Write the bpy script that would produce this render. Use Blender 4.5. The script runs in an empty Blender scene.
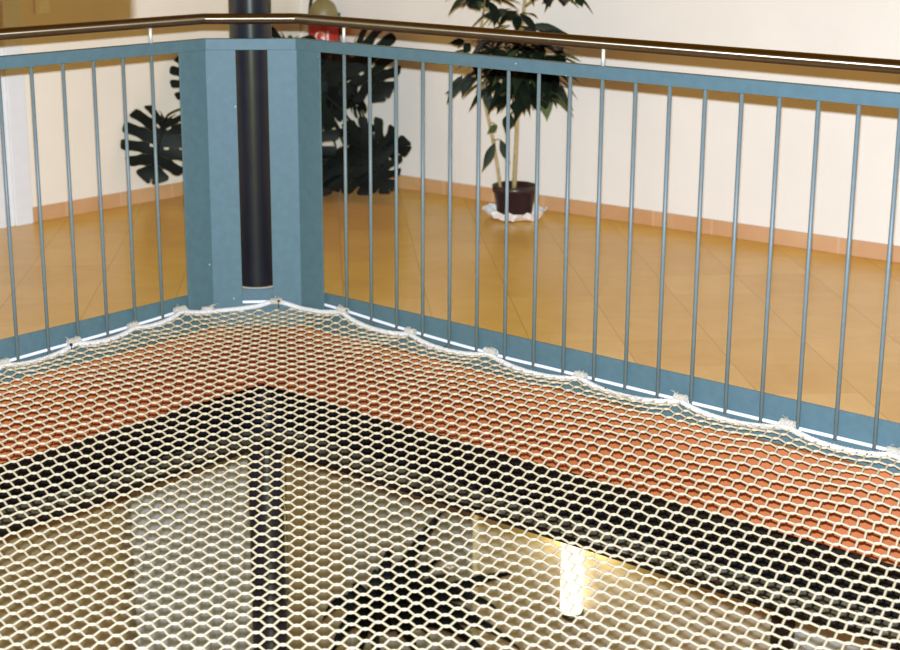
import bpy, math, random
from mathutils import Vector as V, Matrix
from mathutils import noise as mnoise
random.seed(7)
scene = bpy.context.scene
col = scene.collection

# ---------------------------------------------------------------- camera (solved from the railing)
F_PX = 1623.975
YAW, PITCH, ROLL = 0.70555, 0.26548, -0.0056167
CAM = V((4.77556, -4.40740, 1.56820))
fw = V((-math.sin(YAW)*math.cos(PITCH), math.cos(YAW)*math.cos(PITCH), -math.sin(PITCH)))
rt0 = V((math.cos(YAW), math.sin(YAW), 0)); dn0 = fw.cross(rt0)
c_, s_ = math.cos(ROLL), math.sin(ROLL)
RT = c_*rt0 + s_*dn0; DN = -s_*rt0 + c_*dn0

def at(x, y, depth):                     # point in the place seen at a pixel, so many metres ahead
    return CAM + (fw + RT*((x-450)/F_PX) + DN*((y-325)/F_PX))*depth

cam = bpy.data.cameras.new('camera'); cam_o = bpy.data.objects.new('camera', cam); col.objects.link(cam_o)
cam.sensor_width = 36; cam.lens = F_PX*36/900; cam.clip_end = 100
cam_o.matrix_world = Matrix(((RT.x, -DN.x, -fw.x, CAM.x), (RT.y, -DN.y, -fw.y, CAM.y), (RT.z, -DN.z, -fw.z, CAM.z), (0, 0, 0, 1)))
cam.dof.use_dof = True; cam.dof.focus_distance = 5.2; cam.dof.aperture_fstop = 3.2
scene.camera = cam_o
scene.view_settings.view_transform = 'Standard'
scene.view_settings.exposure = 0.0
scene.view_settings.use_curve_mapping = True          # film response: weak blue toe
cm = scene.view_settings.curve_mapping; cb = cm.curves[2]
for x, y in ((.03, .0285), (.055, .045), (.085, .05), (.16, .128), (.40, .385)): cb.points.new(x, y)
cm.update()

# ---------------------------------------------------------------- materials
def srgb(r, g, b):
    f = lambda c: (c/255/12.92) if c/255 <= .04045 else ((c/255+.055)/1.055)**2.4
    return (f(r), f(g), f(b), 1)

def mat(name, color, rough=.6, metal=0, var=.0, scale=20, spec=.5, bump=0, bscale=60, coat=0, emit=None, estr=0, trans=0):
    m = bpy.data.materials.new(name); m.use_nodes = True
    nt = m.node_tree; b = nt.nodes['Principled BSDF']
    b.inputs['Base Color'].default_value = color
    b.inputs['Roughness'].default_value = rough
    b.inputs['Metallic'].default_value = metal
    b.inputs['Specular IOR Level'].default_value = spec
    b.inputs['Coat Weight'].default_value = coat
    b.inputs['Transmission Weight'].default_value = trans
    if emit:
        b.inputs['Emission Color'].default_value = emit; b.inputs['Emission Strength'].default_value = estr
    tc = nt.nodes.new('ShaderNodeTexCoord')
    if var:
        n = nt.nodes.new('ShaderNodeTexNoise'); n.inputs['Scale'].default_value = scale; n.inputs['Detail'].default_value = 6
        nt.links.new(tc.outputs['Object'], n.inputs['Vector'])
        r = nt.nodes.new('ShaderNodeMapRange'); r.inputs[3].default_value = 1-var; r.inputs[4].default_value = 1+var
        r.inputs[1].default_value = .25; r.inputs[2].default_value = .75
        nt.links.new(n.outputs['Fac'], r.inputs[0])
        h = nt.nodes.new('ShaderNodeHueSaturation'); h.inputs['Color'].default_value = color
        nt.links.new(r.outputs[0], h.inputs['Value']); nt.links.new(h.outputs['Color'], b.inputs['Base Color'])
    if bump:
        n2 = nt.nodes.new('ShaderNodeTexNoise'); n2.inputs['Scale'].default_value = bscale; n2.inputs['Detail'].default_value = 4
        nt.links.new(tc.outputs['Object'], n2.inputs['Vector'])
        bp = nt.nodes.new('ShaderNodeBump'); bp.inputs['Strength'].default_value = bump; bp.inputs['Distance'].default_value = .01
        nt.links.new(n2.outputs['Fac'], bp.inputs['Height']); nt.links.new(bp.outputs['Normal'], b.inputs['Normal'])
    return m

def tile_mat(name, c1, c2, grout, size, off, rough, rot=True, gw=.012):
    """glazed tiles laid on the diagonal, each with its own tone, thin joints and streaky marbling"""
    m = bpy.data.materials.new(name); m.use_nodes = True
    nt = m.node_tree; N = nt.nodes; L = nt.links; b = N['Principled BSDF']
    tc = N.new('ShaderNodeTexCoord'); sep = N.new('ShaderNodeSeparateXYZ'); L.new(tc.outputs['Object'], sep.inputs[0])
    def M(op, a, bb=None, cc=None):
        n = N.new('ShaderNodeMath'); n.operation = op
        for i, v in enumerate((a, bb, cc)):
            if v is None: continue
            if isinstance(v, (int, float)): n.inputs[i].default_value = v
            else: L.new(v, n.inputs[i])
        return n.outputs[0]
    if rot:
        k = 1/math.sqrt(2)/size
        u = M('MULTIPLY_ADD', M('ADD', sep.outputs[0], sep.outputs[1]), k, off[0]/size)
        v = M('MULTIPLY_ADD', M('SUBTRACT', sep.outputs[0], sep.outputs[1]), k, off[1]/size)
    else:
        u = M('MULTIPLY_ADD', M('ADD', sep.outputs[0], sep.outputs[1]), 1/size, off[0]); v = M('MULTIPLY', sep.outputs[2], 0.01)
    fu, fv = M('FRACT', u), M('FRACT', v)
    gu = M('LESS_THAN', fu, gw)
    gv = M('LESS_THAN', fv, gw) if rot else M('LESS_THAN', 5, 1)
    cmb = N.new('ShaderNodeCombineXYZ'); L.new(M('FLOOR', u), cmb.inputs[0]); L.new(M('FLOOR', v), cmb.inputs[1])
    wn = N.new('ShaderNodeTexWhiteNoise'); wn.noise_dimensions = '2D'; L.new(cmb.outputs[0], wn.inputs['Vector'])
    add = N.new('ShaderNodeVectorMath'); add.operation = 'MULTIPLY_ADD'; L.new(wn.outputs['Color'], add.inputs[0]); add.inputs[1].default_value = (9, 9, 9); L.new(tc.outputs['Object'], add.inputs[2])
    ns = N.new('ShaderNodeTexNoise'); ns.inputs['Scale'].default_value = 5; ns.inputs['Detail'].default_value = 7; ns.inputs['Distortion'].default_value = 1.2
    L.new(add.outputs[0], ns.inputs['Vector'])
    fac = M('ADD', M('MULTIPLY', ns.outputs['Fac'], .9), M('MULTIPLY_ADD', wn.outputs['Value'], .4, -.2))
    mx = N.new('ShaderNodeMix'); mx.data_type = 'RGBA'; mx.inputs[6].default_value = c1; mx.inputs[7].default_value = c2; L.new(fac, mx.inputs[0])
    m2 = N.new('ShaderNodeMix'); m2.data_type = 'RGBA'; L.new(M('MULTIPLY', M('MAXIMUM', gu, M('MULTIPLY', gv, .4)), .5), m2.inputs[0]); L.new(mx.outputs[2], m2.inputs[6]); m2.inputs[7].default_value = grout
    L.new(m2.outputs[2], b.inputs['Base Color']); b.inputs['Roughness'].default_value = rough
    return m

MT = {}
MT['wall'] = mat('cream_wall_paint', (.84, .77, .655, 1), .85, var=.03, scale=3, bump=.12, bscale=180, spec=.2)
MT['wall_warm_lit'] = mat('cream_wall_paint_warm_lit', (.855, .757, .60, 1), .85, var=.03, scale=3, bump=.12, bscale=180, spec=.2)  # left wall's yellower light put into a warmer copy of the cream
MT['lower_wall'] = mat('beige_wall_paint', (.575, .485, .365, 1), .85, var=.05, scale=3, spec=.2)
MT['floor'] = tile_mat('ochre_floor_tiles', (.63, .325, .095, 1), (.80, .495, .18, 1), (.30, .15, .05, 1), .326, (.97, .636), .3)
MT['lower_wall_dim'] = mat('beige_wall_paint_shaded', (.41, .325, .225, 1), .85, var=.06, scale=3, spec=.2)  # weaker light on the lower left wall, painted as a darker beige
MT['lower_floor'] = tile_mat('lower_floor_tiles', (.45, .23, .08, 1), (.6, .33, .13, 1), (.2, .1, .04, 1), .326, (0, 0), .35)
MT['skirting'] = tile_mat('terracotta_skirting_tiles', (.53, .27, .14, 1), (.67, .40, .23, 1), (.72, .46, .30, 1), .33, (.2, 0), .45, rot=False, gw=.03)
MT['blue'] = mat('blue_grey_paint', (.084, .147, .177, 1), .5, var=.08, scale=35, bump=.06, bscale=220, spec=.3)
def chips(m):
    nt = m.node_tree; b = nt.nodes['Principled BSDF']; tc = nt.nodes.new('ShaderNodeTexCoord')
    n = nt.nodes.new('ShaderNodeTexNoise'); n.inputs['Scale'].default_value = 42; n.inputs['Detail'].default_value = 3
    nt.links.new(tc.outputs['Object'], n.inputs['Vector'])
    c = nt.nodes.new('ShaderNodeMapRange'); c.inputs[1].default_value = .765; c.inputs[2].default_value = .785; nt.links.new(n.outputs['Fac'], c.inputs[0])
    mx = nt.nodes.new('ShaderNodeMix'); mx.data_type = 'RGBA'; src = b.inputs['Base Color'].links[0].from_socket
    nt.links.new(src, mx.inputs[6]); mx.inputs[7].default_value = (.7, .7, .68, 1); nt.links.new(c.outputs[0], mx.inputs[0]); nt.links.new(mx.outputs[2], b.inputs['Base Color'])
chips(MT['blue'])
MT['blue_bar'] = mat('blue_grey_bar_paint', (.145, .188, .205, 1), .42, var=.07, scale=60, spec=.4)
MT['steel'] = mat('brushed_steel', (.24, .20, .155, 1), .36, metal=1, var=.1, scale=25)
MT['pin'] = mat('bright_steel', (.8, .78, .72, 1), .4, metal=.4)
MT['pipe'] = mat('black_pipe_paint', (.0125, .0155, .0235, 1), .42, var=.2, scale=12, spec=.6)
MT['collar'] = mat('grey_collar', (.35, .35, .33, 1), .6, var=.1)
MT['white_rod'] = mat('white_rod_paint', (.85, .86, .88, 1), .5)
MT['rope'] = mat('white_rope', (.78, .75, .69, 1), .9, var=.15, scale=160, bump=.6, bscale=260, spec=.1)
MT['tie'] = mat('frayed_rope', (.66, .60, .50, 1), .95, var=.2, scale=200, bump=.8, bscale=300, spec=.1)
MT['net'] = mat('cream_net_twine', (.58, .50, .355, 1), .9, var=.06, scale=300, spec=.1)
MT['terracotta'] = mat('terracotta_fascia_paint', (.465, .146, .070, 1), .8, var=.12, scale=6, bump=.2, bscale=90, spec=.2)
MT['black'] = mat('black_steel_paint', (.008, .008, .009, 1), .5, spec=.35)
MT['dust'] = mat('dusty_steel', (.16, .15, .13, 1), .75, var=.85, scale=26)
MT['hook'] = mat('black_hook', (.01, .01, .012, 1), .4)
MT['leaf'] = mat('dark_leaf', (.007, .010, .007, 1), .5, var=.35, scale=9, spec=.12)
MT['leaf2'] = mat('green_leaf', (.010, .017, .008, 1), .45, var=.45, scale=8, spec=.2)
MT['leaf3'] = mat('light_green_leaf', (.05, .075, .02, 1), .45, var=.3, scale=8, spec=.4)
MT['stalk'] = mat('green_stalk', (.012, .016, .009, 1), .7, spec=.1, var=.2)
MT['trunk'] = mat('pale_stem_bark', (.42, .31, .16, 1), .8, var=.25, scale=40)
MT['pot'] = mat('brown_plastic_pot', (.035, .014, .013, 1), .38, var=.2, scale=20)
MT['soil'] = mat('dark_soil', (.02, .012, .008, 1), .95, var=.4, scale=60)
MT['foil'] = mat('crumpled_foil', (.95, .92, .86, 1), .28, metal=.15, bump=.7, coat=.6, bscale=45)
MT['red'] = mat('red_enamel', (.50, .03, .022, 1), .4, var=.05)
MT['ext_top'] = mat('olive_grey_metal', (.25, .21, .14, 1), .5, metal=.3, var=.2)
MT['rubber'] = mat('black_rubber', (.015, .015, .015, 1), .6)
MT['letter'] = mat('white_lettering', (.85, .8, .75, 1), .6)
MT['plastic'] = mat('ivory_plastic', (.92, .88, .74, 1), .4)
MT['door'] = mat('white_door_paint', (.75, .74, .70, 1), .5, var=.03)
MT['grey_door'] = mat('pale_grey_door_paint', (.47, .46, .42, 1), .55, var=.06, scale=2)
MT['curtain'] = mat('white_curtain_cloth', (.55, .545, .50, 1), .9, spec=.1)
MT['frame_dark'] = mat('dark_brown_frame', (.022, .013, .010, 1), .5)
MT['pane'] = mat('pale_frosted_pane', (.55, .56, .53, 1), .3, var=.15, scale=3)
MT['lamp'] = mat('lit_lamp_glass', (.9, .9, .85, 1), .4, emit=(1, .88, .55, 1), estr=2.6)
MT['lamp_metal'] = mat('lamp_metal', (.12, .11, .1, 1), .4, metal=.8)

def aniso(m, amount, axis=None):
    nt = m.node_tree; b = nt.nodes['Principled BSDF']; b.inputs['Anisotropic'].default_value = amount
    if axis:
        c = nt.nodes.new('ShaderNodeCombineXYZ')
        for i in range(3): c.inputs[i].default_value = axis[i]
        nt.links.new(c.outputs[0], b.inputs['Tangent'])
    else:                                             # along a level tube
        g = nt.nodes.new('ShaderNodeNewGeometry'); x = nt.nodes.new('ShaderNodeVectorMath'); x.operation = 'CROSS_PRODUCT'
        nt.links.new(g.outputs['Normal'], x.inputs[0]); x.inputs[1].default_value = (0, 0, 1)
        n = nt.nodes.new('ShaderNodeVectorMath'); n.operation = 'NORMALIZE'; nt.links.new(x.outputs[0], n.inputs[0]); nt.links.new(n.outputs[0], b.inputs['Tangent'])
aniso(MT['steel'], .93); aniso(MT['pipe'], .8, (0, 0, 1))

# ---------------------------------------------------------------- mesh builder
class MB:
    def __init__(s): s.v = []; s.f = []; s.sm = []
    def add(s, vs, fs, smooth=False):
        b = len(s.v); s.v += [tuple(p) for p in vs]
        for f in fs: s.f.append(tuple(i+b for i in f)); s.sm.append(smooth)
        return s
    def box(s, lo, hi):
        x0, y0, z0 = lo; x1, y1, z1 = hi
        return s.add([(x0,y0,z0),(x1,y0,z0),(x1,y1,z0),(x0,y1,z0),(x0,y0,z1),(x1,y0,z1),(x1,y1,z1),(x0,y1,z1)],
              [(0,3,2,1),(4,5,6,7),(0,1,5,4),(1,2,6,5),(2,3,7,6),(3,0,4,7)])
    def prism(s, poly, z0, z1):
        n = len(poly)
        return s.add([(x,y,z0) for x,y in poly]+[(x,y,z1) for x,y in poly],
              [tuple(range(n-1,-1,-1)), tuple(range(n,2*n))]+[(i,(i+1)%n,n+(i+1)%n,n+i) for i in range(n)])
    def frame_box(s, o, ax, ay, az):                     # box from corner o along three edge vectors
        o, ax, ay, az = V(o), V(ax), V(ay), V(az)
        p = [o, o+ax, o+ax+ay, o+ay]; p += [q+az for q in p]
        return s.add(p, [(0,3,2,1),(4,5,6,7),(0,1,5,4),(1,2,6,5),(2,3,7,6),(3,0,4,7)])
    def tube(s, path, r, sides=10, caps=True):
        path = [V(p) for p in path]; n = len(path)
        rad = r if isinstance(r, (list, tuple)) else [r]*n
        t = [(path[min(i+1,n-1)]-path[max(i-1,0)]).normalized() for i in range(n)]
        up = V((0,0,1)) if abs(t[0].z) < .9 else V((1,0,0))
        nrm = (up - t[0]*up.dot(t[0])).normalized(); vs = []
        for i in range(n):
            nrm = (nrm - t[i]*nrm.dot(t[i])).normalized(); bi = t[i].cross(nrm)
            k = 1.0
            if 0 < i < n-1:
                d = (path[i+1]-path[i]).normalized().dot(t[i]); k = 1/max(.5, d)
            for j in range(sides):
                a = 2*math.pi*j/sides
                vs.append(path[i] + nrm*(math.cos(a)*rad[i]) + bi*(math.sin(a)*rad[i]))
        fs = [(i*sides+j, i*sides+(j+1)%sides, (i+1)*sides+(j+1)%sides, (i+1)*sides+j) for i in range(n-1) for j in range(sides)]
        s.add(vs, fs, True)
        if caps:
            b = len(s.v)-len(vs)
            s.f.append(tuple(b+j for j in range(sides-1,-1,-1))); s.sm.append(False)
            s.f.append(tuple(b+(n-1)*sides+j for j in range(sides))); s.sm.append(False)
        return s
    def lathe(s, prof, c=(0,0,0), sides=32):
        c = V(c); vs = []; n = len(prof)
        for r, z in prof:
            for j in range(sides):
                a = 2*math.pi*j/sides; vs.append(c+V((r*math.cos(a), r*math.sin(a), z)))
        return s.add(vs, [(i*sides+j, i*sides+(j+1)%sides, (i+1)*sides+(j+1)%sides, (i+1)*sides+j) for i in range(n-1) for j in range(sides)], True)
    def sweep(s, path2, prof, z=0):
        """horizontal mitred sweep; prof = [(offset to the left of travel, z)]"""
        n = len(path2); P = [V(p) for p in path2]; vs = []
        for i in range(n):
            d0 = (P[i]-P[i-1]).normalized() if i else (P[1]-P[0]).normalized()
            d1 = (P[i+1]-P[i]).normalized() if i < n-1 else d0
            n0 = V((-d0.y, d0.x)); n1 = V((-d1.y, d1.x)); m = (n0+n1).normalized(); m = m/m.dot(n0)
            for o, zz in prof: vs.append((P[i].x+m.x*o, P[i].y+m.y*o, z+zz))
        k = len(prof)
        fs = [(i*k+j, (i+1)*k+j, (i+1)*k+(j+1)%k, i*k+(j+1)%k) for i in range(n-1) for j in range(k)]
        fs += [tuple(range(k)), tuple((n-1)*k+j for j in range(k-1,-1,-1))]
        return s.add(vs, fs)
    def build(s, name, m, parent=None, bevel=0):
        me = bpy.data.meshes.new(name); me.from_pydata(s.v, [], s.f); me.update()
        me.polygons.foreach_set('use_smooth', s.sm)
        me.materials.append(m)
        o = bpy.data.objects.new(name, me); col.objects.link(o)
        if parent:
            o.parent = parent; o.matrix_parent_inverse = Matrix.Translation(-parent.location)
        if bevel:
            b = o.modifiers.new('bevel', 'BEVEL'); b.width = bevel; b.segments = 2; b.limit_method = 'ANGLE'
        return o

def thing(name, label, cat, loc=(0,0,0), group=None):
    o = bpy.data.objects.new(name, None); col.objects.link(o); o.location = loc; o.empty_display_size = .1
    o['label'] = label; o['category'] = cat
    if group: o['group'] = group
    return o
def tag(o, label, cat, group=None):
    o['label'] = label; o['category'] = cat
    if group: o['group'] = group
    return o
def struct(o, label=None, cat=None):
    o['kind'] = 'structure'
    if label: o['label'] = label
    if cat: o['category'] = cat
    return o
def parent_to(o, p): o.parent = p; o.matrix_parent_inverse = Matrix.Translation(-p.location) ; return o

# ---------------------------------------------------------------- the setting: upper floor
XE, YE = 4.0, -3.8                              # far ends of the opening (camera side)
CH = .020
WLX = -1.665                                    # face of the left wall
def wry(x): return 1.969 + .0485*x              # face of the right wall
CX, CY = WLX, wry(WLX)
XR, YL = 4.7, -4.0
floor_poly = [(-1.8, YL), (-.0135, YL), (-.0135, -.2515), (.2395, .0135), (XR, .0135), (XR, 2.4), (-1.8, 2.4)]
struct(MB().prism(floor_poly, -.15, 0).build('floor', MT['floor']), 'ochre glazed tile floor laid on the diagonal behind the railing', 'floor')
struct(MB().prism([(WLX-.1, YL), (WLX, YL), (WLX, CY), (WLX-.1, CY+.1)], 0, 2.8).build('wall_left', MT['wall_warm_lit']), 'cream painted wall behind the left railing', 'wall')
struct(MB().prism([(CX, CY), (XR, wry(XR)), (XR, wry(XR)+.1), (CX-.1, CY+.1)], 0, 2.8).build('wall_right', MT['wall']), 'cream painted wall behind the right railing', 'wall')
struct(MB().prism([(WLX, .072), (WLX+.011, .072), (WLX+.011, CY-.002), (WLX, CY)], 0, .072).build('baseboard_left', MT['skirting'], bevel=.002), 'terracotta tile skirting along the left wall', 'baseboard')
struct(MB().prism([(CX+.012, CY-.011), (XR, wry(XR)-.011), (XR, wry(XR)), (CX, CY)], 0, .072).build('baseboard_right', MT['skirting'], bevel=.002), 'terracotta tile skirting along the right wall', 'baseboard')
# white door at the left end: leaf, casing
d1 = MB().box((WLX, -.95, 0), (WLX+.012, -.03, 2.0)).build('door_1', MT['door'])
struct(d1, 'white door at the left edge beside the cream wall', 'door')
MB().box((WLX, -.03, 0), (WLX+.03, .068, 2.06)).box((WLX, -1.04, 0), (WLX+.03, -.95, 2.06)).box((WLX, -.95, 2.0), (WLX+.03, -.03, 2.06)).build('door_frame', MT['door'], d1, bevel=.004)
h = MB().tube([(WLX+.012, -.88, 1.0), (WLX+.055, -.88, 1.0)], .009).tube([(WLX+.055, -.89, 1.0), (WLX+.055, -.77, 1.0)], .009).build('door_handle', MT['pin'], d1)

# slab edge, beams, lower storey
struct(MB().prism([(-1.8, YL), (0, YL), (0, 0), (XR, 0), (XR, 2.4), (-1.8, 2.4)], -.445, -.155).build('trim_1', MT['terracotta']), 'terracotta painted slab edge under the railing', 'slab edge')
FL = .17
def ibeam(axis):
    pr = [(0, -.445), (0, -.475), (-.15, -.475), (-.15, -.688), (0, -.688), (0, -.722), (-FL-.15, -.722), (-FL-.15, -.688), (-FL, -.688), (-FL, -.475), (-FL-.15, -.475), (-FL-.15, -.445)]
    return pr
beam = MB()
prof = [(0, -.446), (-.30, -.446), (-.30, -.475), (-.16, -.475), (-.16, -.69), (-.30, -.69), (-.30, -.722), (0, -.722), (0, -.69), (-.14, -.69), (-.14, -.475), (0, -.475)]
# travel from the left end to the corner and on to the right: the void is on the right hand, so the slab side is a positive offset
prof = [(-o, z) for o, z in prof]
beam.sweep([(0, YL), (0, 0), (XR, 0)], prof)
bo = beam.build('trim_2', MT['black']); struct(bo, 'black steel edge beam under the terracotta slab edge', 'beam')
MB().sweep([(0, YL), (0, 0), (XR, 0)], [(.004, -.6898), (.004, -.684), (.138, -.684), (.138, -.6898)]).build('flange_dust', MT['dust'], bo)
struct(MB().lathe([(.081, -3.1), (.081, -.45)], (-.115, .118, 0), 40).build('trim_3', MT['pipe']), 'black round steel column under the corner of the slab', 'column')
ZB = -3.1
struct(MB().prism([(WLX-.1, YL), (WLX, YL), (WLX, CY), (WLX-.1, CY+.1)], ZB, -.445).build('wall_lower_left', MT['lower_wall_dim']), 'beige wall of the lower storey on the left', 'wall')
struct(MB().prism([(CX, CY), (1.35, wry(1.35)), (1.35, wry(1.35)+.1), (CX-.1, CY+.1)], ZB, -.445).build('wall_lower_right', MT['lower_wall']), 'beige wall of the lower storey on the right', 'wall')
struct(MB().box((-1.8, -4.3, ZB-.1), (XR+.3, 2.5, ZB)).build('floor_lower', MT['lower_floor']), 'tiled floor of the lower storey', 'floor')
# grey door on the lower right wall
def onwall(x, off, z): n = V((.0485, -1, 0)).normalized(); return V((x, wry(x), z)) + n*off
wd = V((1, .0485, 0)).normalized(); wn = V((.0485, -1, 0)).normalized()
d2 = MB().frame_box(onwall(-1.31, 0, ZB), wd*.83, wn*.03, (0, 0, 2.3)).build('door_2', MT['grey_door']); struct(d2, 'pale grey door on the lower storey behind the palm', 'door')
MB().frame_box(onwall(-1.36, 0, ZB), wd*.05, wn*.045, (0, 0, 2.35)).frame_box(onwall(-.48, 0, ZB), wd*.05, wn*.045, (0, 0, 2.35)).frame_box(onwall(-1.31, 0, ZB+2.3), wd*.83, wn*.045, (0, 0, .05)).build('door_frame', MT['grey_door'], d2)
MB().tube([onwall(-.56, .03, ZB+1.05), onwall(-.56, .08, ZB+1.05)], .009).tube([onwall(-.55, .08, ZB+1.05), onwall(-.68, .08, ZB+1.05)], .009).build('door_handle', MT['pin'], d2)
# glazed opening at the right end of the lower wall
w1 = MB()
for x0, x1, z0, z1 in [(1.35, 1.46, ZB, -.45), (2.5, 2.6, ZB, -.45), (3.6, 3.7, ZB, -.45), (1.46, 3.6, -1.62, -.45), (1.46, 3.6, ZB, ZB+.1)]:
    w1.frame_box(onwall(x0, 0, z0), wd*(x1-x0), wn*.06, (0, 0, z1-z0))
w1 = w1.build('window_1', MT['frame_dark']); struct(w1, 'dark framed glazed screen at the lower right', 'window')
MB().frame_box(onwall(1.46, .01, ZB+.1), wd*2.14, wn*.02, (0, 0, -1.62-ZB-.1)).build('pane', MT['pane'], w1)

# unseen drum added above the opening, blocks the flash from the far left wall
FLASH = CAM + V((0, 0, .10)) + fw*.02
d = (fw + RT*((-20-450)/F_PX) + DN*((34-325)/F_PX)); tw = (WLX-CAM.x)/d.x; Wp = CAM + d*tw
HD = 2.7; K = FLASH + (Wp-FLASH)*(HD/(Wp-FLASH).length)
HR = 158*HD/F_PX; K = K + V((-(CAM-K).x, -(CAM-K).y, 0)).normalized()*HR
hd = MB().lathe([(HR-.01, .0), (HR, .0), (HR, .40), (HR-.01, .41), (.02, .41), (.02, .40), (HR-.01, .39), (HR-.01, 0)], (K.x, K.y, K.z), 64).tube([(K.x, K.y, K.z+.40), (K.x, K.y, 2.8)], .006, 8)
struct(hd.build('flash_blocker_drum', MT['frame_dark']), 'dark round drum added out of view above the opening to block the flash', 'ceiling drum')

# ---------------------------------------------------------------- balustrade
PT = 3.97; QT = 3.77
A0, A1, A2, A3 = (0, -QT), (0, -.257), (.245, 0), (PT, 0)
rail = thing('balustrade', 'blue grey painted steel balustrade with thin bars and a steel handrail around the opening', 'railing', (0, 0, 0))
MB().sweep([A0, A1, A2, A3], [(-.016, .95), (.016, .95), (.016, .993), (-.016, .993)]).build('top_rail', MT['blue'], rail, bevel=.002)
MB().sweep([A0, A1, A2, A3], [(.010, -.153), (.0155, -.153), (.0155, .004), (.010, .004)]).build('kick_plate', MT['blue'], rail)
hr = []
def fillet(p0, p1, p2, r=.03, n=6):
    a = (V(p0)-V(p1)).normalized()*r; b = (V(p2)-V(p1)).normalized()*r
    q0, q2 = V(p1)+a, V(p1)+b
    return [(q0*(1-t)**2 + V(p1)*2*t*(1-t) + q2*t*t) for t in [i/n for i in range(n+1)]]
HZ = 1.067
hp = [V((0, -QT, HZ))] + fillet((0,-QT,HZ), (0,-.257,HZ), (.245,0,HZ), .012) + fillet((0,-.257,HZ), (.245,0,HZ), (PT,0,HZ), .012) + [V((PT, 0, HZ))]
hand = MB().tube(hp, .0205, 20).build('handrail', MT['steel'], rail)
s0, pr_, t0, pl = .4927, .13129, .5141, .13263
for (x, y) in [(s0, 0), (s0+9*pr_, 0), (s0+18*pr_, 0), (0, -t0), (0, -t0-9*pl), (0, -t0-18*pl)]:
    MB().tube([(x, y, .992), (x, y, HZ-.012)], .006, 10).build('handrail_pin', MT['pin'], hand)
bars = [(s0+i*pr_, 0) for i in range(27)] + [(0, -t0-i*pl) for i in range(25)]
for x, y in bars:
    MB().tube([(x, y, -.092), (x, y, .952)], .0066, 10).build('baluster', MT['blue_bar'], rail)
dch = (V(A2)-V(A1)); a_in = V(A1)+dch*.333; b_in = V(A1)+dch*.672
MB().sweep([(0, -.388), A1, tuple(a_in)], [(-.010, -.075), (-.002, -.075), (-.002, .951), (-.010, .951)]).build('corner_panel', MT['blue'], rail, bevel=.0015)
MB().sweep([tuple(b_in), A2, (.372, 0)], [(-.010, -.075), (-.002, -.075), (-.002, .951), (-.010, .951)]).build('corner_panel', MT['blue'], rail, bevel=.0015)
# white rod running behind the bars, to which the net is tied
rodR = [(.30, -.040), (.4, -.043), (.502, -.048), (.749, -.063), (1.026, -.074), (1.304, -.082), (1.6, -.082), (2.2, -.084), (PT, -.084)]
rodL = [(QT, -.080), (1.224, -.077), (1.012, -.071), (.818, -.067), (.559, -.057), (.45, -.051), (.33, -.048)]
rp = [V((-.004, -t, z)) for t, z in rodL] + [V((-.004, -.2555, -.047)), V((.2435, .004, -.047))] + [V((x, .004, z)) for x, z in rodR]
rod = MB()
rp2 = []
for p, q in zip(rp, rp[1:]):
    for k in range(6): rp2.append(p.lerp(q, k/6))
rp2.append(rp[-1])
off = lambda p: p
MB().tube([p + V((-.0015, .0015, 0)) if False else p for p in rp2], .0062, 8).build('net_rod', MT['white_rod'], rail)

# ---------------------------------------------------------------- black pipe through the gap of the corner panels
PC = (.045, -.058)
pipe = thing('downpipe', 'black vertical pipe standing in the gap between the two blue corner panels', 'pipe', (PC[0], PC[1], 0))
MB().lathe([(.0, .0), (.082, .006), (.082, 2.8), (0, 2.8)], (PC[0], PC[1], .004), 48).build('pipe', MT['pipe'], pipe)
MB().lathe([(.083, 0), (.086, 0), (.086, .006), (.083, .006)], (PC[0], PC[1], .001), 48).build('collar', MT['collar'], pipe)

# ---------------------------------------------------------------- safety net
net = thing('safety_net', 'cream knotless safety net stretched across the opening and tied along the railing', 'net', (1.5, -1.5, -.3))
tiesR = [(.482, -.045), (.838, -.066), (1.227, -.070), (1.629, -.078), (2.037, -.074), (2.435, -.074), (2.799, -.082), (3.2, -.084), (3.6, -.084), (4.0, -.084)]
tiesL = [(.436, -.041), (.668, -.059), (.941, -.062), (1.25, -.076), (1.62, -.078), (2.0, -.08), (2.4, -.08), (2.8, -.08), (3.2, -.08), (3.8, -.08)]
def scallop(u, ties):
    if u <= ties[0][0]: return ties[0][1]-.026*min(1, (ties[0][0]-u)/.09), 0.
    for (a, za), (b, zb) in zip(ties, ties[1:]):
        if a <= u <= b:
            t = (u-a)/(b-a); dip = (4*t*(1-t))**.8*min(1.25, (b-a)/.38)
            return za+(zb-za)*t, dip
    return ties[-1][1], 0.
def edge(u, ties):                     # rope's height and distance from the railing plane
    z, dip = scallop(u, ties); return z-.004-.021*dip, .017+.020*dip
CT = .27                               # chamfer: x + v = CT
def sag(x, v):
    x, v = max(x, 0), max(v, 0)
    u = 6.09*(1-math.exp(-x/2.62))*(1-math.exp(-v/2.325))
    fx = max(0, min(1, (XE-x)/1.2)); fv = max(0, min(1, (-YE-v)/1.2))
    return -.085 - .234*u*u/(1+.711*u*u)*fx*(2-fx)*fv*(2-fv)
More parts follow.
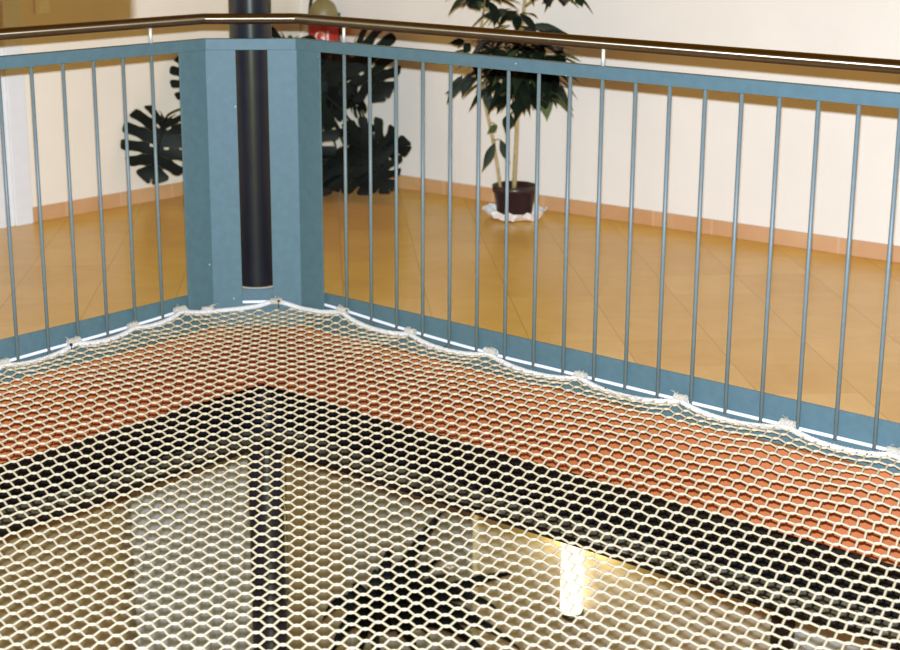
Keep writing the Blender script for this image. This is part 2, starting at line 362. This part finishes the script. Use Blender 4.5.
def netpt(x, v):
    z = sag(x, v)
    zr, yr = edge(x, tiesR); zl, xl = edge(v, tiesL)
    ex = V((x, -v, z))
    wr = math.exp(-(v/.10)) if x > .2 else 0
    wl = math.exp(-(x/.10)) if v > .2 else 0
    ex.z += (zr+.085)*wr + (zl+.085)*wl
    ex.y -= yr*max(0, 1-v/.5) if x > .2 else 0
    ex.x += xl*max(0, 1-x/.5) if v > .2 else 0
    dc = (x+v-CT)/math.sqrt(2)
    if x < .5 and v < .5: ex.z += .016*math.exp(-max(dc, 0)/.06)*(1-min(1, abs(x-v)/.45))
    j = .0035
    ex += V((mnoise.noise(V((x*9, v*9, 1)))*j, mnoise.noise(V((x*9, v*9, 5)))*j, mnoise.noise(V((x*4, v*4, 9)))*j*2.2))
    return ex
S = .05
NI, NJ = int(XE/S), int(-YE/S)
nm = MB()
lat = V((1, 1, 0)).normalized()
def strand(a, b, ra, rb, sides=5, mid=None):
    d = (b-a); 
    if d.length < 1e-4: return
    t = d.normalized(); u = t.cross(V((0, 0, 1))); u = u.normalized() if u.length > 1e-3 else V((1, 0, 0)); w = u.cross(t)
    vs = []
    st = [(0, ra), (1, rb)] if mid is None else [(0, ra), (.5, mid), (1, rb)]
    for k, r in st:
        for j in range(sides):
            an = 2*math.pi*j/sides; vs.append(a + d*k + u*(math.cos(an)*r) + w*(math.sin(an)*r))
    nm.add(vs, [(i*sides+j, i*sides+(j+1)%sides, (i+1)*sides+(j+1)%sides, (i+1)*sides+j) for i in range(len(st)-1) for j in range(sides)], True)
pts = {}; flat = {}
KD = .857; NN = int(5.5/S)
def lattice(i, j):                                # meshes pulled a little longer from wall to wall than across
    a = S*(i+j)/2; b = S*(i-j)/2*KD; return a+b+.012, -(a-b)+.012      # x, v
def inside(x, v): return x > .006 and v > .006 and x+v > CT+.005 and x < XE-.006 and v < -YE-.006
for i in range(-NN, NN):
    for j in range(-NN, NN):
        x, v = lattice(i, j)
        if inside(x, v): pts[i, j] = netpt(x, v); flat[i, j] = (x, v)
RS, RJ = .0037, .0052
hl = .0085
for (i, j), P in pts.items():
    strand(P-lat*hl*1.15, P+lat*hl*1.15, RS*.95, RS*.95, 6, RJ)
    for di, dj, sg in ((1, 0, 1), (0, 1, 1), (-1, 0, -1), (0, -1, -1)):
        Q = pts.get((i+di, j+dj))
        if Q is not None:
            if sg > 0: strand(P+lat*hl, Q-lat*hl, RS, RS)
        else:                                     # last mesh: the twine runs on to the border rope
            x, v = flat[i, j]; x2, v2 = lattice(i+di, j+dj); lo, hi = 0, 1
            for _ in range(12):
                m_ = (lo+hi)/2
                if inside(x+(x2-x)*m_, v+(v2-v)*m_): lo = m_
                else: hi = m_
            if (hi*S) > hl: strand(P+lat*hl*sg, netpt(x+(x2-x)*hi, v+(v2-v)*hi), RS, RS)
nm.build('mesh', MT['net'], net)
# border rope: scalloped from tie to tie, and across the chamfer
rope = []
n = 190
for k in range(n+1):
    v = -YE - (-YE-.436)*k/n
    z, o = edge(v, tiesL); rope.append(V((o-.002, -v, z)))
rope += [V((.026, -.36, -.062)), V((.05, -.27, -.068)), V((.09, -.19, -.068)), V((.13, -.135, -.062)), V((.165, -.10, -.046)), V((.185, -.08, -.043)), V((.21, -.06, -.051)), V((.27, -.035, -.066)), V((.37, -.024, -.066))]
for k in range(n+1):
    x = .482 + (XE-.482)*k/n
    z, o = edge(x, tiesR); rope.append(V((x, -o+.002, z)))
def twist_rope(path, r, pitch=.03, strands=3, sides=6):
    m = MB(); L = 0; acc = [0]
    for a, b in zip(path, path[1:]): L += (b-a).length; acc.append(L)
    for s in range(strands):
        q = []
        for i, p in enumerate(path):
            t = (path[min(i+1, len(path)-1)]-path[max(i-1, 0)]).normalized()
            u = t.cross(V((0, 0, 1))).normalized(); w = u.cross(t)
            a = 2*math.pi*(s/strands + acc[i]/pitch)
            q.append(p + u*math.cos(a)*r*.5 + w*math.sin(a)*r*.5)
        m.tube(q, r*.62, sides)
    return m
def resample(path, step):
    out = [path[0]]; rest = step
    for a, b in zip(path, path[1:]):
        L = (b-a).length; d = rest
        while d < L: out.append(a.lerp(b, d/L)); d += step
        rest = d-L
    out.append(path[-1]); return out
def smooth(path, k=2):
    for _ in range(k): path = [path[0]]+[(path[i-1]+path[i]*2+path[i+1])/4 for i in range(1, len(path)-1)]+[path[-1]]
    return path
twist_rope(smooth(resample(rope, .0055), 3), .0098).build('border_rope', MT['rope'], net)
# near sides of the border, out along the photographer's gallery
twist_rope(resample([V((0.02, YE, -.083)), V((XE, YE, -.083)), V((XE, 0, -.087))], .02), .0088).build('border_rope', MT['rope'], net)
# ties: a few turns of frayed cord round rope and rod
def tie(p, t, seed):
    rr = random.Random(seed); m = MB(); u = V((t.y, -t.x, 0)); q = []
    nt_ = 11; Lt = .042+.012*rr.random()
    for k in range(nt_*12+1):
        a = 2*math.pi*k/12; s = (k/(nt_*12)-.5)*Lt
        q.append(p + t*s + u*math.cos(a)*(.0105+.001*rr.random()) + V((0, 0, math.sin(a)*(.0105+.001*rr.random()))))
    m.tube(q, .0026, 6)
    for k in range(3):                                # loose ends
        s = (rr.random()-.5)*Lt; b = p+t*s+V((0, 0, .010)); e = b+V((rr.uniform(-.01, .01), rr.uniform(-.01, .01), rr.uniform(.004, .013)))+t*rr.uniform(-.02, .02)
        m.tube([b, b.lerp(e, .5)+V((0, 0, .003)), e], [.0014, .001, .0006], 5)
    return m.build('tie', MT['tie'], net)
for k, (x, z) in enumerate(tiesR[:8]): tie(V((x, -.013, z+.004)), V((1, 0, 0)), k)
for k, (v, z) in enumerate(tiesL[:6]): tie(V((.013, -v, z+.004)), V((0, 1, 0)), 20+k)
tie(V((.182, -.082, -.043)), V((.69, .72, 0)).normalized(), 40)
tie(V((.03, -.31, -.058)), V((.5, .86, 0)).normalized(), 41)
for p in [V((1.026, -.032, -.086)), V((1.75, -.034, -.096)), V((2.72, -.034, -.10)), V((.034, -.97, -.062)), V((.195, -.083, -.040))]:
    m = MB().lathe([(0, .006), (.004, .005), (.0062, 0), (.004, -.005), (0, -.006)], p, 10).tube([p, p+V((0, 0, -.024))], .0018, 6)
    m.tube([p+V((-.005, .003, -.024)), p+V((.005, -.003, -.025))], .0022, 6).build('hook', MT['hook'], net)

# ---------------------------------------------------------------- leaves
def bez(pts, n):
    out = []
    for k in range(n+1):
        t = k/n; q = [V(p) for p in pts]
        while len(q) > 1: q = [a.lerp(b, t) for a, b in zip(q, q[1:])]
        out.append(q[0])
    return out
HEART = [(.03, .03), (.10, -.10), (.24, -.16), (.40, -.10), (.51, .06), (.545, .24), (.53, .42), (.46, .60), (.34, .77), (.18, .91), (0, 1.02)]
def heart(u):
    f = u*(len(HEART)-1); i = min(int(f), len(HEART)-2); f -= i
    return HEART[i][0]*(1-f)+HEART[i+1][0]*f, HEART[i][1]*(1-f)+HEART[i+1][1]*f
def monstera_blade(J, a, s, L, wide=1.0, droop=.22, seed=0):
    """split leaf: lobes on both sides of the midrib, open slits between them, holes by the rib"""
    rr = random.Random(seed); m = MB(); nrm = a.cross(s)
    def P(x, y):
        z = -droop*(x*x*1.4) - droop*.7*(max(y, 0))**2 + .03*math.sin(y*9)
        return J + s*(x*L*wide) + a*(y*L) + nrm*(z*L)
    K = 7
    for sd in (-1, 1):
        for k in range(K):
            u0, u1 = k/K, (k+1)/K
            y0, y1 = .02+.80*(k/K)**1.15, .02+.80*((k+1)/K)**1.15
            cut = .36+.12*rr.random()
            rows = [0, .12, .24, cut, cut+.12, .72, .88, .97, 1.03]
            rows = sorted(rows); idx = []
            sh = .14+.05*rr.random() if k < K-1 else .05
            for r in rows:
                w = 0 if r <= cut else min(1, (r-cut)/.16)
                if r < .13 and k > 0: e = .0
                tipw = 1.0 if r < .9 else (.88 if r < 1 else .62)
                vs = []
                for c in (0, .25, .5, .75, 1):
                    cc = .5+(c-.5)*(1-2*sh*w)*tipw
                    hx, hy = heart(u0+(u1-u0)*cc); by = y0+(y1-y0)*cc
                    bow = .10*r*(1-r)*4*(.5 if k < K-1 else .2)
                    x = hx*r; y = by+(hy-by)*r - bow*.5*(1-k/K)
                    vs.append(P(sd*x, y))
                idx.append(vs)
            vv = [p for row in idx for p in row]; nr = len(rows)
            fs = []
            for i in range(nr-1):
                for c in range(4):
                    if i == 1 and c == 0 and k in (2, 4): continue      # small hole beside the rib
                    f = (i*5+c, i*5+c+1, (i+1)*5+c+1, (i+1)*5+c); fs.append(f if sd > 0 else f[::-1])
            m.add(vv, fs, True)
    m.v = [clampv(p) for p in m.v]
    m.tube([P(0, t) + nrm*.003 for t in (0, .25, .5, .75, .98)], [.011*L, .01*L, .008*L, .006*L, .003*L], 6)
    return m
def plain_blade(m, J, a, up, L, W, fold=.25, curl=.5):
    """lance-shaped leaf folded along the rib and curling down"""
    a = a.normalized(); s = a.cross(up)
    if s.length < .05: s = a.cross(V((1, .3, 0)))
    s.normalize(); nrm = s.cross(a)
    vs = []; N = 7
    prof_ = [.04, .55, .88, 1.0, .86, .55, .22, .0]
    for k in range(N+1):
        t = k/N; c = J + a*(L*(t-.12*curl*t*t)) - V((0, 0, 1))*(curl*L*.45*t*t)
        w = prof_[k]*W/2
        vs += [c - s*w + nrm*(fold*w), c, c + s*w + nrm*(fold*w)]
    fs = []
    for k in range(N):
        b = 3*k; fs += [(b, b+1, b+4, b+3), (b+1, b+2, b+5, b+4)]
    m.add(vs, fs, True)

def clampv(p):                                # keep a leaf clear of the walls
    x = max(p[0], WLX+.018); return (x, min(p[1], wry(x)-.018), p[2])
# monstera in the corner of the gallery
MB_BASE = V((-1.20, 1.50, 0))
mon = thing('potted_monstera', 'large dark monstera with split leaves standing in the corner behind the blue post', 'plant', tuple(MB_BASE))
pp = MB().lathe([(0, .0), (.095, 0), (.10, .01), (.125, .17), (.132, .17), (.132, .20), (.12, .20), (.118, .165), (0, .165)], MB_BASE, 36).build('pot', MT['rubber'], mon)
MB().lathe([(0, .172), (.117, .168)], MB_BASE, 24).build('soil', MT['soil'], pp)
stem_pts = bez([MB_BASE+V((0, 0, .16)), MB_BASE+V((-.05, .02, .4)), MB_BASE+V((-.08, .05, .5)), MB_BASE+V((-.16, .08, .62))], 10)
MB().tube(stem_pts, [.022]*6+[.018]*5, 10).build('stem', MT['stalk'], mon)
# joint pixel+depth, tip pixel+depth, width, roll: where each leaf hangs
ML = [((166, 118, 8.05), (150, 181, 7.95), 1.10, .15),
      ((352, 46, 8.35), (384, 96, 8.2), 1.05, .1),
      ((334, 66, 8.5), (326, 130, 8.45), .75, -.3),
      ((351, 146, 8.3), (409, 149, 8.2), .9, .5),
      ((346, 150, 8.35), (372, 190, 8.2), 1.1, -.2),
      ((368, 150, 8.25), (388, 191, 8.15), 1.0, .3),
      ((345, 138, 8.4), (374, 129, 8.3), .8, .7),
      ((336, 150, 8.4), (338, 188, 8.25), 1.0, .4),
      ((322, 62, 8.5), (340, 108, 8.4), .85, .5),
      ((200, 60, 8.15), (192, 110, 8.1), 1.0, .2),
      ((288, 40, 8.5), (270, 110, 8.4), 1.1, .1),
      ((240, 120, 8.2), (232, 180, 8.1), 1.1, -.2),
      ((300, 120, 8.3), (296, 180, 8.2), 1.1, .3),
      ((348, 98, 8.4), (364, 109, 8.3), 1.3, .9)]
for k, (j, t, wd_, roll) in enumerate(ML):
    J = at(*j); T = at(*t); a = (T-J); L = a.length; a.normalize()
    view = (J-CAM).normalized(); s = a.cross(view).normalized()
    s = Matrix.Rotation(roll, 3, a) @ s
    b = monstera_blade(J, a, s, L, wd_, .2, k).build('leaf', MT['leaf'], mon)
    k0 = stem_pts[min(10, 3+k % 8)]
    mid = k0.lerp(J, .6) + V((0, 0, .12)) - a*.04
    MB().tube(bez([k0, mid, J - a*.10*L + V((0, 0, .02)), J], 12), [.007]*6+[.0055]*7, 7).build('leaf_stalk', MT['stalk'], b)

# small tree in a brown pot on foil
TB = V((-.02, 1.70, 0))
def px_to_plane(x, y):       # point on the upright plane through the pot, square to the view
    n = V((fw.x, fw.y, 0)).normalized(); d = fw + RT*((x-450)/F_PX) + DN*((y-325)/F_PX)
    return CAM + d*((TB-CAM).dot(n)/d.dot(n))
foil = MB(); rr = random.Random(3); vs = []; NS = 40
for i, (r, z) in enumerate([(0, .004), (.06, .004), (.10, .005), (.128, .016), (.146, .038), (.150, .046)]):
    for j in range(NS):
        a = 2*math.pi*j/NS; jr = 1+(.10*mnoise.noise(V((math.cos(a)*3, math.sin(a)*3, i*.5)))+.05*rr.uniform(-1, 1))*(i > 2); jz = (i > 2)*1.4*(.007*rr.uniform(-1, 1)+.012*mnoise.noise(V((math.cos(a)*4, math.sin(a)*4, 7))))
        vs.append(TB+V((r*jr*math.cos(a), r*jr*math.sin(a), max(.002, z+jz))))
foil.add(vs, [(i*NS+j, i*NS+(j+1) % NS, (i+1)*NS+(j+1) % NS, (i+1)*NS+j) for i in range(5) for j in range(NS)], False)
fo = foil.build('foil_saucer', MT['foil']); sol = fo.modifiers.new('thick', 'SOLIDIFY'); sol.thickness = .001
tag(fo, 'crumpled silver foil spread on the floor tiles under the brown pot', 'foil')
tree = thing('potted_tree', 'slender leafy indoor tree in a brown plastic pot against the right wall', 'plant', (TB.x, TB.y, .007))
z0 = .0075
pt = MB().lathe([(0, z0), (.080, z0), (.083, z0+.006), (.101, z0+.125), (.108, z0+.127), (.110, z0+.155), (.104, z0+.157), (.102, z0+.130), (0, z0+.128)], TB, 40).build('pot', MT['pot'], tree)
MB().lathe([(0, z0+.135), (.101, z0+.131)], TB, 24).build('soil', MT['soil'], pt)
tr1 = [px_to_plane(*p) for p in [(500.5, 191), (499, 176), (495, 150), (489, 120), (483, 95), (478, 70), (478, 40), (484, 10), (488, -25)]]
tr2 = [px_to_plane(*p) for p in [(514, 190), (515, 168), (517, 130), (517, 105), (519, 70), (521, 35), (525, 0), (527, -45), (524, -80)]]
tr1[0].z = tr2[0].z = .14
tr1 = smooth(resample(tr1, .03), 2); tr2 = smooth(resample(tr2, .03), 2)
TA = MB().tube(tr1, [.0085-.004*i/len(tr1) for i in range(len(tr1))], 8)
TB2 = MB().tube(tr2, [.0115-.005*i/len(tr2) for i in range(len(tr2))], 8)
def twig(s, p, lift, r): (TA if s in tr1 else TB2).tube(bez([s, s.lerp(p, .5)+lift, p], 5), [r*1.4]+[r]*5, 5)
rr = random.Random(11)
fol = MB(); fol2 = MB(); pass
vd = V((fw.x, fw.y, 0)).normalized()
def cluster(p, n, L, spread, base=V((0, 0, 0)), m=None):
    for k in range(n):
        an = 2*math.pi*k/n+rr.uniform(-.4, .4)
        a = V((math.cos(an), math.sin(an), rr.uniform(-.55, .25))) + base
        plain_blade(m or (fol2 if rr.random() < .12 else fol), p + a.normalized()*.02 + V((0, 0, rr.uniform(-.03, .03))), a, V((0, 0, 1)), L*rr.uniform(.75, 1.2), L*.36*rr.uniform(.8, 1.2), .2, rr.uniform(.35, 1.0))
# whorls of drooping leaves on short twigs
wh = [(505, 52, 10), (535, 52, 9), (546, 58, 7), (485, 60, 8), (520, 70, 10), (545, 80, 9), (500, 78, 8), (541, 88, 6), (530, 92, 9), (510, 95, 8), (475, 52, 6), (515, 38, 8), (540, 38, 6), (497, 40, 6), (542, 66, 8), (490, 72, 6), (525, 60, 9), (540, 72, 6), (515, 84, 8), (500, 62, 8), (540, 64, 8), (538, 96, 7), (535, 96, 5), (500, 50, 9), (515, 62, 9), (530, 76, 9), (545, 56, 9), (522, 48, 8), (508, 72, 8), (538, 72, 8), (505, 74, 8), (496, 86, 7), (528, 84, 8), (518, 92, 7), (534, 60, 8)]
for x, y, n_ in wh:
    p = px_to_plane(x, y-8) + vd*rr.uniform(-.26, -.02)
    cluster(p, n_, .165, 1)
    s = min(tr1+tr2, key=lambda q: (q-p-V((0, 0, -.12))).length)
    p = V(clampv(p)); twig(s, p, V((0, 0, .03)), .003)
for x, y, n_ in [(486, -8, 9), (477, -13, 7), (552, -14, 9), (563, -14, 6), (520, -25, 8), (500, 12, 6), (515, 8, 5), (530, -50, 8), (495, -45, 8), (512, -75, 7)]:
    p = px_to_plane(x, y) + vd*rr.uniform(-.24, -.04); cluster(p, n_, .15, 1)
    s = min(tr1+tr2, key=lambda q: (q-p-V((0, 0, -.1))).length)
    p = V(clampv(p)); twig(s, p, V((0, 0, .03)), .003)
# single leaves seen against the wall: base pixel -> tip pixel
for (bx, by, tx, ty, W, g) in [(478, 76, 446, 90, .05, 0), (470, 72, 462, 94, .055, 0), (462, 74, 447, 100, .05, 0), (465, 40, 449, 41, .035, 0), (470, 42, 463, 52, .04, 0), (495, 141, 482, 167, .045, 0), (500, 138, 509, 160, .042, 0), (510, 112, 505, 130, .06, 0), (497, 124, 487, 130, .035, 1), (545, 92, 546, 117, .06, 1), (486, 84, 489, 111, .045, 0), (516, 100, 515, 111, .06, 0), (560, 84, 563, 98, .03, 0), (498, 86, 501, 104, .05, 0), (530, 90, 534, 104, .04, 0), (552, 84, 556, 96, .04, 0), (466, -3, 479, 8, .05, 0), (476, -4, 480, 9, .04, 1), (546, -6, 549, 5, .05, 0), (562, -6, 563, 4, .05, 0), (577, -6, 581, 5, .05, 0), (500, 14, 484, 15, .045, 0), (504, 18, 517, 9, .05, 0), (530, 24, 566, 31, .05, 0)]:
    a0 = px_to_plane(bx, by)-vd*.05; b0 = px_to_plane(tx, ty)-vd*.09
    plain_blade(fol2 if g else fol, a0, b0-a0, -vd, (b0-a0).length*1.05, W, .15, .05)
    s = min(tr1+tr2, key=lambda q: (q-a0).length)
    twig(s, V(clampv(a0)), V((0, 0, .01)), .002)
fol.v = [clampv(p) for p in fol.v]; fol2.v = [clampv(p) for p in fol2.v]
fol.build('foliage', MT['leaf2'], tree)
fo2 = fol2.build('foliage', MT['leaf3'], tree); fo2['label'] = 'lighter green leaves'
TA.build('trunk', MT['trunk'], tree); TB2.build('trunk', MT['trunk'], tree)

# ---------------------------------------------------------------- fire extinguisher on the right wall near the corner
EX = onwall(-1.41, .10, 0)
ext = thing('fire_extinguisher', 'red wall-hung fire extinguisher with white lettering, behind the monstera', 'fire extinguisher', (EX.x, EX.y, .48))
body = MB().lathe([(0, .47), (.06, .47), (.076, .478), (.080, .50), (.080, .875), (.078, .89)], EX, 40).build('body', MT['red'], ext)
MB().lathe([(.078, .889), (.074, .915), (.062, .945), (.042, .967), (.026, .976), (.026, 1.0), (0, 1.0)], EX, 40).build('shoulder', MT['ext_top'], ext)
MB().box((EX.x-.022, EX.y-.022, .998), (EX.x+.022, EX.y+.022, 1.045)).build('valve', MT['rubber'], ext, bevel=.004)
MB().tube([(EX.x, EX.y, 1.045), (EX.x+.05, EX.y-.05, 1.075), (EX.x+.10, EX.y-.08, 1.07)], .008, 8).tube([(EX.x, EX.y, 1.02), (EX.x+.05, EX.y-.05, 1.03), (EX.x+.10, EX.y-.08, 1.015)], .008, 8).build('lever', MT['rubber'], ext)
MB().tube(bez([EX+V((-.02, -.02, 1.02)), EX+V((-.13, .0, 1.02)), EX+V((-.13, .02, .75)), EX+V((-.085, .0, .55))], 14), .009, 8).build('hose', MT['rubber'], ext)
MB().frame_box(onwall(-1.44, 0, .6), wd*.06, wn*.022, (0, 0, .3)).build('bracket', MT['rubber'], ext)
cu = bpy.data.curves.new('lettering', 'FONT'); cu.body = 'GL'; cu.size = .085; cu.extrude = .0004; cu.align_x = 'CENTER'
to = bpy.data.objects.new('lettering_source', cu); col.objects.link(to)
bpy.context.view_layer.update()
me = bpy.data.meshes.new_from_object(to.evaluated_get(bpy.context.evaluated_depsgraph_get())); bpy.data.objects.remove(to)
me.materials.clear(); me.materials.append(MT['letter'])
fdir = (V((CAM.x, CAM.y, 0))-V((EX.x, EX.y, 0))).normalized(); sdir = V((-fdir.y, fdir.x, 0))
for v in me.vertices:
    an = v.co.x/.0815; r_ = .0812+v.co.z
    p = V((EX.x, EX.y, .755+v.co.y)) + fdir*(math.cos(an)*r_) + sdir*(math.sin(an)*r_); v.co = p
lo = bpy.data.objects.new('lettering', me); col.objects.link(lo); lo.parent = body

# ---------------------------------------------------------------- light switch on the left wall
sw = thing('light_switch', 'ivory light switch plate high on the left wall above the handrail', 'light switch', (WLX, .205, .97))
MB().box((WLX+.0005, .165, .972), (WLX+.009, .245, 1.135)).build('plate', MT['plastic'], sw, bevel=.003)
MB().box((WLX+.009, .180, .988), (WLX+.013, .230, 1.05)).build('rocker', MT['plastic'], sw, bevel=.002)
MB().box((WLX+.009, .180, 1.06), (WLX+.013, .230, 1.12)).build('rocker', MT['plastic'], sw, bevel=.002)

# ---------------------------------------------------------------- lower storey things
cur = MB(); vs = []; NP = 240
for k in range(NP+1):
    y = .545 + (1.435-.545)*k/NP; w = .018*math.sin(k*2*math.pi/8) + .004*math.sin(k*.31)
    for z in (ZB+.03, -1.6, -.55): vs.append((WLX+.045+w*(1.0 if z < -1 else .8), y, z))
cur.add(vs, [(3*k+j, 3*k+3+j, 3*k+4+j, 3*k+1+j) for k in range(NP) for j in range(2)], True)
co = thing('curtain', 'white pleated curtain hanging on the lower left wall beside the black column', 'curtain', (WLX+.04, .99, -.55))
cur.build('cloth', MT['curtain'], co)
MB().tube([(WLX+.045, .50, -.54), (WLX+.045, 1.48, -.54)], .012, 10).tube([(WLX, .52, -.54), (WLX+.045, .52, -.54)], .007).tube([(WLX, 1.46, -.54), (WLX+.045, 1.46, -.54)], .007).build('curtain_rod', MT['lamp_metal'], co)

LP = onwall(.232, .075, 0)
lamp = thing('wall_lamp', 'lit white tube lamp on the lower right wall under the black beam', 'lamp', (LP.x, LP.y, -2.1))
MB().lathe([(0, -2.075), (.052, -2.075), (.057, -2.06), (.057, -1.68), (.052, -1.672), (0, -1.672)], LP, 32).build('lamp_shade', MT['lamp'], lamp)
MB().lathe([(0, -2.115), (.040, -2.115), (.052, -2.10), (.052, -2.076), (0, -2.076)], LP, 28).build('lamp_base', MT['lamp_metal'], lamp)
MB().frame_box(onwall(.202, 0, -2.11), wd*.06, wn*.06, (0, 0, .03)).build('bracket', MT['lamp_metal'], lamp)

PB = V((-.45, 1.15, ZB))
palm = thing('potted_palm', 'dark palm with arching leaves on the lower storey, seen through the net', 'plant', tuple(PB))
MB().lathe([(0, 0), (.13, 0), (.17, .30), (.18, .30), (.18, .33), (.165, .33), (.16, .29), (0, .29)], PB, 32).build('pot', MT['pot'], palm)
CRN = PB + V((0, 0, .95))
MB().tube([PB+V((0, 0, .28)), PB+V((.02, .01, .6)), CRN], [.03, .026, .022], 10).build('trunk', MT['stalk'], palm)
rr = random.Random(5)
dep0 = (CRN-CAM).dot(fw)
fr = []
tips = [(443, 512, 0), (516, 574, -.1), (322, 622, 0), (352, 585, .1), (496, 634, -.2), (392, 545, .1), (470, 600, -.2), (375, 620, -.3), (340, 645, -.2), (430, 640, -.4), (405, 560, .2), (480, 655, -.3), (455, 575, .2), (360, 660, -.4), (520, 650, 0), (420, 665, -.5), (385, 590, -.1), (445, 615, -.3), (345, 608, -.1), (500, 612, -.1), (490, 660, -.4), (400, 640, -.5), (365, 640, -.3), (462, 640, -.4), (440, 560, 0), (415, 585, -.3), (375, 570, 0), (330, 660, -.1)]
for k, (tx, ty, dz) in enumerate(tips):
    T = at(tx, ty, dep0+dz); hgt = .28 if ty > 590 else .12
    mid = CRN.lerp(T, .55) + V((0, 0, hgt)); path = bez([CRN, mid, T], 12)
    m = MB(); vs = []
    for i, p in enumerate(path):
        t = i/12; a = (path[min(i+1, 12)]-path[max(i-1, 0)]).normalized(); s = a.cross(V((0, 0, 1))); s = s.normalized() if s.length > .05 else RT
        s = (s*.25 + a.cross((p-CAM).normalized()).normalized()*(1 if s.dot(a.cross((p-CAM).normalized())) > 0 else -1)).normalized()
        w = .042*min(1, .35+3*t)*(1-t**3)+.0005
        vs += [p-s*w+V((0, 0, .006)), p, p+s*w+V((0, 0, .006))]
    m.add(vs, [f for i in range(12) for f in ((3*i, 3*i+1, 3*i+4, 3*i+3), (3*i+1, 3*i+2, 3*i+5, 3*i+4))], True)
    m.build('leaf', MT['leaf'], palm)

# ---------------------------------------------------------------- light
def light(name, kind, loc, energy, color, size):
    l = bpy.data.lights.new(name, kind); l.energy = energy; l.color = color
    if kind == 'POINT': l.shadow_soft_size = size
    o = bpy.data.objects.new(name, l); o.location = loc; col.objects.link(o); return o
light('lamp_bulb', 'POINT', onwall(.232, .075, -1.60), 14, (1, .86, .42), .03)
light('flash', 'POINT', FLASH, 1750, (1.045, 1.23, 1.46), .014)
w = bpy.data.worlds.new('world'); scene.world = w; w.use_nodes = True
bg = w.node_tree.nodes['Background']; bg.inputs[0].default_value = (1, .42, .0, 1); bg.inputs[1].default_value = .25
